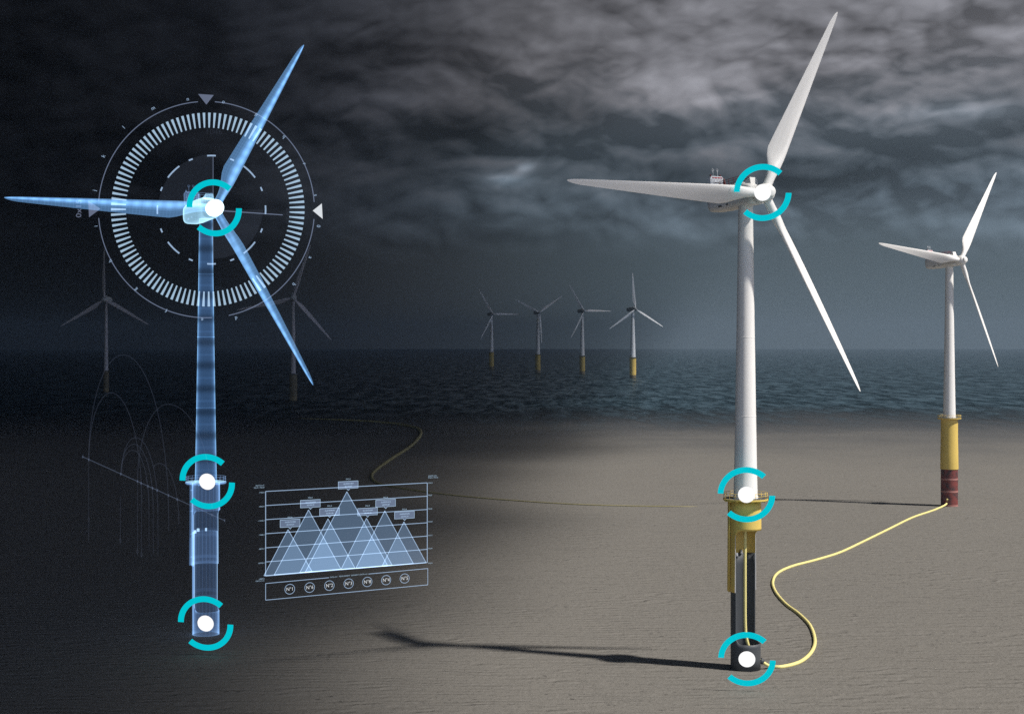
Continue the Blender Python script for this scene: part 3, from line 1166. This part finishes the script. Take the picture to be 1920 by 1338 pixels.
# ------------------------------------------------------------------ hologram panels
class Panel:
    """a flat light panel hanging in the scene: maps photo pixels onto its plane"""
    def __init__(self, p0, normal, root):
        self.p0, self.n, self.root = Vector(p0), Vector(normal).normalized(), root
        self.r = Vector((0, 0, 1)).cross(self.n)
        if self.r.x < 0:
            self.r = -self.r
        self.r.normalize()
        self.b = MB()

    def P(self, px, py, lift=0.0):
        o = Vector((0, 0, H))
        d = AT(px, py, 1.0) - o
        t = (self.p0 - o).dot(self.n) / d.dot(self.n)
        return o + d * t + self.n * lift - Vector(self.root.location)

    def line(self, pts, w, lift=0.0, closed=False):
        P = [self.P(x, y, lift) for x, y in pts]
        if closed:
            P.append(P[0])
        for a, c in zip(P[:-1], P[1:]):
            d = c - a
            if d.length < 1e-6:
                continue
            sd = d.normalized().cross(self.n) * (w / 2)
            k = len(self.b.v)
            self.b.v += [a - sd, a + sd, c + sd, c - sd]
            self.b.face((k, k + 1, k + 2, k + 3))

    def poly(self, pts, lift=0.0):
        k = len(self.b.v)
        self.b.v += [self.P(x, y, lift) for x, y in pts]
        self.b.face(range(k, k + len(pts)))

    def text(self, s, px, py, hpx, align='CENTER', lift=0.0, rot=0.0, wide=1.0, bold=0.0):
        """letters on the panel; (px, py) is the centre of the line"""
        cu = bpy.data.curves.new('txt', 'FONT')
        cu.body = s
        cu.align_x = align
        cu.align_y = 'CENTER'
        cu.size = 1.0
        cu.resolution_u = 2
        cu.offset = bold
        ob = bpy.data.objects.new('txt', cu)
        COL.objects.link(ob)
        bpy.context.view_layer.update()
        dg = bpy.context.evaluated_depsgraph_get()
        me = ob.evaluated_get(dg).to_mesh()
        o = self.P(px, py, lift)
        q = (self.P(px, py - 10, lift) - o).length / 10.0
        sc = hpx * q / 0.7
        up = Vector((0, 0, 1))
        c, sn = math.cos(rot), math.sin(rot)
        k = len(self.b.v)
        for v in me.vertices:
            x, y = v.co.x * wide, v.co.y
            self.b.v.append(o + (self.r * (x * c - y * sn) + up * (x * sn + y * c)) * sc)
        for p in me.polygons:
            self.b.face([k + i for i in p.vertices])
        ob.evaluated_get(dg).to_mesh_clear()
        bpy.data.objects.remove(ob)
        bpy.data.curves.remove(cu)

    def flush(self, name, m, parent=None):
        me = bpy.data.meshes.new(name)
        me.from_pydata([tuple(v) for v in self.b.v], [], self.b.f)
        me.materials.append(m)
        o = bpy.data.objects.new(name, me)
        COL.objects.link(o)
        o.parent = parent or self.root
        self.b = MB()
        return o


L_BRIGHT = glow('pale_blue_light', (0.42, 0.60, 0.78), 0.84)
L_LINE = glow('thin_blue_light', (0.34, 0.48, 0.68), 0.9)
L_DIM = glow('dim_blue_light', (0.16, 0.20, 0.30), 0.8)
L_FAINT = glow('faint_blue_light', (0.055, 0.068, 0.105), 0.24)
L_SOFT = glow('soft_blue_light', (0.10, 0.13, 0.20), 0.42)
L_GHOST = glow('ghost_light', (0.045, 0.055, 0.080), 0.2)
L_FILL = glow('blue_fill_light', (0.18, 0.30, 0.48), 0.36)
L_BOX = glow('callout_light', (0.20, 0.27, 0.42), 0.62)
L_POINT = glow('pointer_light', (0.20, 0.24, 0.36), 0.62)
L_WHITE = glow('white_blue_light', (0.78, 0.82, 0.86), 0.9)


def dial():
    D = hub3.y - 15.0
    root = empty('hologram_dial', 'round dial of pale blue ticks and thin rings around the blue hologram hub', 'hologram', AT(389, 393, D))
    pn = Panel(AT(389, 393, D), (0, -1, 0), root)
    q = D / F

    def pt(cx, cy_, r, deg):
        a = math.radians(deg)
        return (cx + r * math.sin(a), cy_ - r * math.cos(a))
    N = 111
    for i in range(N):
        a = 360.0 * (i + 0.3) / N
        w0, w1 = 2.6 / 153 / 2, 4.8 / 181 / 2
        pn.poly([pt(389.5, 393, 153.5, a - math.degrees(w0)), pt(389.5, 393, 181.5, a - math.degrees(w1)),
                 pt(389.5, 393, 181.5, a + math.degrees(w1)), pt(389.5, 393, 153.5, a + math.degrees(w0))])
        if i < 100:
            pn.flush('tick', L_BRIGHT)
    pn.flush('ticks', L_BRIGHT)['kind'] = 'stuff'
    for a0, a1 in ((4.5, 86), (95, 168), (177, 265.5), (274.5, 355.5)):
        pn.line([pt(387, 393, 202.5, a0 + (a1 - a0) * i / 40) for i in range(41)], 1.7 * q)
        pn.flush('ring_arc', L_DIM)
    for k in range(4):
        for c, half in ((0, 4.6), (22.5, 2.2), (45, 8.6), (67.5, 2.2)):
            a = 90 * k + c
            pn.line([pt(396.5, 393.3, 101.5, a - half + 2 * half * i / 8) for i in range(9)], 2.9 * q)
            pn.flush('dash', L_LINE)
    for a0, r in ((270, 104), (90, 92)):
        pn.poly([(400, 393)] + [pt(400, 393, r, a0 + 90 * i / 30) for i in range(31)], -0.2)
        pn.flush('sector', L_GHOST)
    pn.line([(399.5, 293), (399.5, 372)], 1.0 * q)
    pn.flush('cross_line', L_DIM)
    pn.line([(399.5, 410), (399.5, 500)], 1.0 * q)
    pn.flush('cross_line', L_DIM)
    pn.line([(420, 395.5), (530, 403)], 1.7 * q)
    pn.flush('cross_line', L_DIM)
    for tri, m in ((((371.5, 176.5), (401, 178.5), (387, 196.5)), L_POINT), (((165.5, 376), (167, 407.5), (188.5, 391.5)), L_POINT), (((603.5, 381.5), (605, 410.5), (586.5, 395)), L_WHITE)):
        pn.poly(tri, 0.05)
        pn.flush('pointer', m)
    for ch, x, y in (('n', 352, 186), ('m', 287, 203), ('l', 232, 239), ('k', 194, 293), ('j', 177, 357), ('i', 180, 424), ('h', 207, 489), ('g', 254, 543), ('f', 312, 582), ('e', 379, 599),
                     ('d', 443, 596), ('b', 551, 533), ('a', 582, 483), ('0', 597, 424), ('s', 592, 366), ('r', 571, 307), ('q', 533, 256), ('p', 481, 214), ('o', 419, 191)):
        pn.text(ch, x, y, 7.0, rot=math.atan2(389 - x, 393 - y))
        pn.flush('letter', L_LINE)
    pn.text('1046', 401, 248, 10, wide=1.15)
    pn.flush('number', L_GHOST)
    pn.text('2035', 541, 405, 10, rot=-PI / 2, wide=1.15)
    pn.flush('number', L_GHOST)
    pn.text('05', 409, 541, 10, rot=PI)
    pn.flush('number', L_GHOST)
    pn.text('0x15', 148, 391, 10.5, rot=PI / 2, wide=1.15)
    pn.flush('number', L_POINT)


dial()


def chart():
    Dl, Dr = 300.0, 318.2
    a, c = AT(494.5, 1078, Dl), AT(797, 1053, Dr)
    nrm = Vector((c.y - a.y, -(c.x - a.x), 0))
    if nrm.y > 0:
        nrm = -nrm
    root = empty('hologram_chart', 'floating pale blue chart of overlapping triangles above the dark sand', 'hologram', AT(494.5, 1123, Dl))
    pn = Panel(a, nrm, root)
    q = 0.105
    peaks = [((539.9, 992.1), (494.7, 1078.6), (585.1, 1070.8)), ((577.9, 955.2), (513.5, 1076.9), (638.6, 1066.0)), ((613.8, 971.9), (560.9, 1072.6), (664.4, 1064.0)),
             ((648.7, 920.9), (570.6, 1071.8), (725.0, 1058.9)), ((684.9, 970.5), (637.2, 1066.2), (733, 1058.2)), ((718.7, 956.4), (664.4, 1064.0), (772.2, 1055.0)),
             ((754, 977), (712.9, 1060.0), (795.4, 1053.2))]
    for i, (ap, bl, br) in enumerate(peaks):
        pn.poly([ap, bl, br], 0.12 * i)
        pk = pn.flush('triangle', L_FILL)
        pn.line([ap, bl, br], 1.2 * q, 0.12 * i + 0.04, closed=True)
        pn.flush('outline', L_LINE, pk)
    yl = lambda x, t: (920 + (1078 - 920) * t) + ((904 + (1053 - 904) * t) - (920 + (1078 - 920) * t)) * (x - 494.5) / 302.5
    for i in range(7):
        t = i / 6
        pn.line([(494.5, yl(494.5, t)), (797, yl(797, t))], 1.25 * q, 0.9)
    pn.line([(494.5, 920), (494.5, 1078)], 1.5 * q, 0.9)
    pn.line([(797, 904), (797, 1053)], 1.5 * q, 0.9)
    pn.flush('axis_grid', L_LINE)
    codes = [('0x00C31430', '00104.24'), ('0x31004600', '00104.75'), ('0x0F498000', '00184.86'), ('0x00001004', '00106.97'), ('0x15101009', '00106.35'), ('0x070E1019', '00704.09'), ('0x00003230', '00150.29')]
    tops = [(973.0, 14.3), (936.3, 14.3), (951.8, 14.0), (901.6, 13.8), (951.5, 13.8), (935.9, 13.5), (958.0, 13.5)]
    for (ap, _, _), (ty, hh), (l1, l2) in zip(peaks, tops, codes):
        x0, x1 = ap[0] - 18.8, ap[0] + 18.2
        sl = -0.053
        f = lambda x, y: (x, y + (x - ap[0]) * sl)
        box = [f(x0, ty - 0.6), f(x1, ty - 0.6), f(x1, ty + hh - 1), f(ap[0] + 3.2, ty + hh - 1), f(ap[0], ty + hh + 2.8), f(ap[0] - 3.2, ty + hh - 1), f(x0, ty + hh - 1)]
        pn.poly(box, 1.0)
        cb = pn.flush('callout', L_BOX)
        pn.line(box, 0.7 * q, 1.05, closed=True)
        pn.text(l1, ap[0], ty + 3.9, 2.4, lift=1.1, wide=1.2)
        pn.text(l2, ap[0], ty + 8.9, 2.4, lift=1.1, wide=1.2)
        pn.text('FIG.A', ap[0], ty - 4.6, 2.6, lift=1.0, wide=1.1)
        pn.flush('lettering', L_BRIGHT, cb)
    for s, y in (('-7700.0', 922), ('-4442.9', 948), ('-11442.4', 974.5), ('-7400.0', 1001), ('-8835.0', 1027), ('-20740.2', 1053.5), ('-4687.0', 1083), ('DATA A-C', 1086.5), ('DATA A-C', 908.6), ('FIG.A / FIG.D', 912.6)):
        pn.text(s, 492.3, y, 2.4, align='RIGHT', lift=0.9, wide=1.1)
        pn.flush('axis_lettering', L_BRIGHT)
    for s, y in (('FIG.G', 904.5), ('FIG.F', 927.5), ('FIG.E', 952.8), ('FIG.D', 977), ('FIG.C', 1002.5), ('FIG.B', 1027), ('FIG.A', 1054.5), ('DATA A-G', 891.3), ('FIG.A / FIG.G', 894.7)):
        pn.text(s, 799, y, 2.4, align='LEFT', lift=0.9, wide=1.1)
        pn.flush('axis_lettering', L_BRIGHT)
    tl = lambda x: 1092 + (1064 - 1092) * (x - 494.5) / 303.5
    pn.line([(613, tl(613)), (494.5, 1092), (494.5, 1123), (798, 1094.5), (798, 1064), (687, tl(687))], 1.1 * q, 0.9)
    pn.flush('footer_frame', L_LINE)
    for s, x in (('DATA A-C', 622), ('MEASUREMENT', 642), ('SUMMARY 2', 662), ('DATA A-G', 678)):
        pn.text(s, x, tl(x) - 0.3, 2.3, lift=0.9, wide=1.0)
        pn.flush('footer_lettering', L_BRIGHT)
    for s, x, y, r in (('N°1', 539.7, 1102.6, 9.2), ('N°6', 576.9, 1099.5, 9.1), ('N°2', 613.8, 1095.9, 9.0), ('N°3', 649.9, 1092.2, 8.9), ('N°8', 684.8, 1089, 8.8), ('N°4', 720, 1085.7, 8.7), ('N°5', 754.7, 1082.6, 8.6)):
        pn.line([(x + r * math.cos(2 * PI * i / 32), y - r * math.sin(2 * PI * i / 32) - 0.06 * r * math.cos(2 * PI * i / 32)) for i in range(32)], 1.0 * q, 0.9, closed=True)
        bd = pn.flush('badge', L_LINE)
        pn.text(s, x, y, 6.3, lift=0.95, wide=1.0)
        pn.flush('lettering', L_WHITE, bd)


chart()


def arc_diagram():
    D = base3.y - 9.0
    root = empty('hologram_arc_diagram', 'faint thin arcs over a slanting beaded line left of the hologram tower', 'hologram', AT(270, 1040, D))
    pn = Panel(AT(270, 900, D), (0, -1, 0), root)
    q = D / F
    K = lambda x, y: (80 + x / 3.04, 620 + y / 3.04)
    pn.line([K(229, 717), K(1037, 1080)], 1.5 * q, 0.0)
    pn.flush('base_line', L_SOFT)

    def arc(x0, y0, xa, ya, x1, y1):
        pts = []
        for i in range(25):
            t = PI / 2 * i / 24
            pts.append((xa - (xa - x0) * math.cos(t), y0 + (ya - y0) * math.sin(t)))
        for i in range(1, 25):
            t = PI / 2 * i / 24
            pts.append((xa + (x1 - xa) * math.sin(t), y1 + (ya - y1) * math.cos(t)))
        pn.line([K(*p) for p in pts], 1.5 * q)
        pn.flush('arc', L_FAINT)
    for A in ((263, 735, 458, 137, 718, 1070), (263, 735, 390, 353, 565, 985), (541, 858, 715, 418, 965, 1010), (446, 815, 515, 680, 606, 1010),
              (452, 790, 530, 608, 657, 1035), (448, 800, 520, 645, 630, 1010), (633, 780, 668, 755, 777, 1100)):
        arc(*A)
    for x, y in ((229, 717), (263, 734), (446, 815), (541, 858), (561, 868), (600, 885), (626, 895), (653, 908), (717, 937), (767, 960), (965, 1048), (1037, 1080)):
        a, b_ = K(x, y)
        pn.poly([(a - 1.2, b_ - 2.4), (a + 1.2, b_ - 2.4), (a + 1.2, b_ + 2.4), (a - 1.2, b_ + 2.4)], 0.05)
        pn.flush('bead', L_SOFT)
    for x, y0, y1 in ((263, 740, 1200), (443, 945, 1215), (541, 870, 1280), (563, 985, 1290), (606, 1010, 1250), (630, 1010, 1270), (657, 1035, 1285), (719, 1070, 1140)):
        pn.line([K(x, y0), K(x, y1)], 1.0 * q)
        pn.flush('drop_line', L_FAINT)
    for s, x, y in (('0', 263, 1077), ('0', 540, 1258), ('0', 563, 1275), ('0', 443, 1195)):
        pn.text(s, *K(x, y), 9.0, wide=0.7)
        pn.flush('number', L_FAINT)


arc_diagram()

# ------------------------------------------------------------------ haze
HAZE = 7.5e-5
hb = MB()
hb.box((0, (FAR + 200 - 900) / 2, 129.0), (18400, FAR + 1100, 260.0))
m_h, g_h, out_h = mat('haze_air')
pv = g_h.new('ShaderNodeVolumePrincipled')
pv.inputs['Color'].default_value = (0.265, 0.345, 0.44, 1)
pv.inputs['Density'].default_value = HAZE
pv.inputs['Anisotropy'].default_value = 0.2
g_h.l.new(pv.outputs[0], out_h.inputs['Volume'])
ho = link('haze', hb.mesh('haze'), m_h)
ho['kind'] = 'stuff'
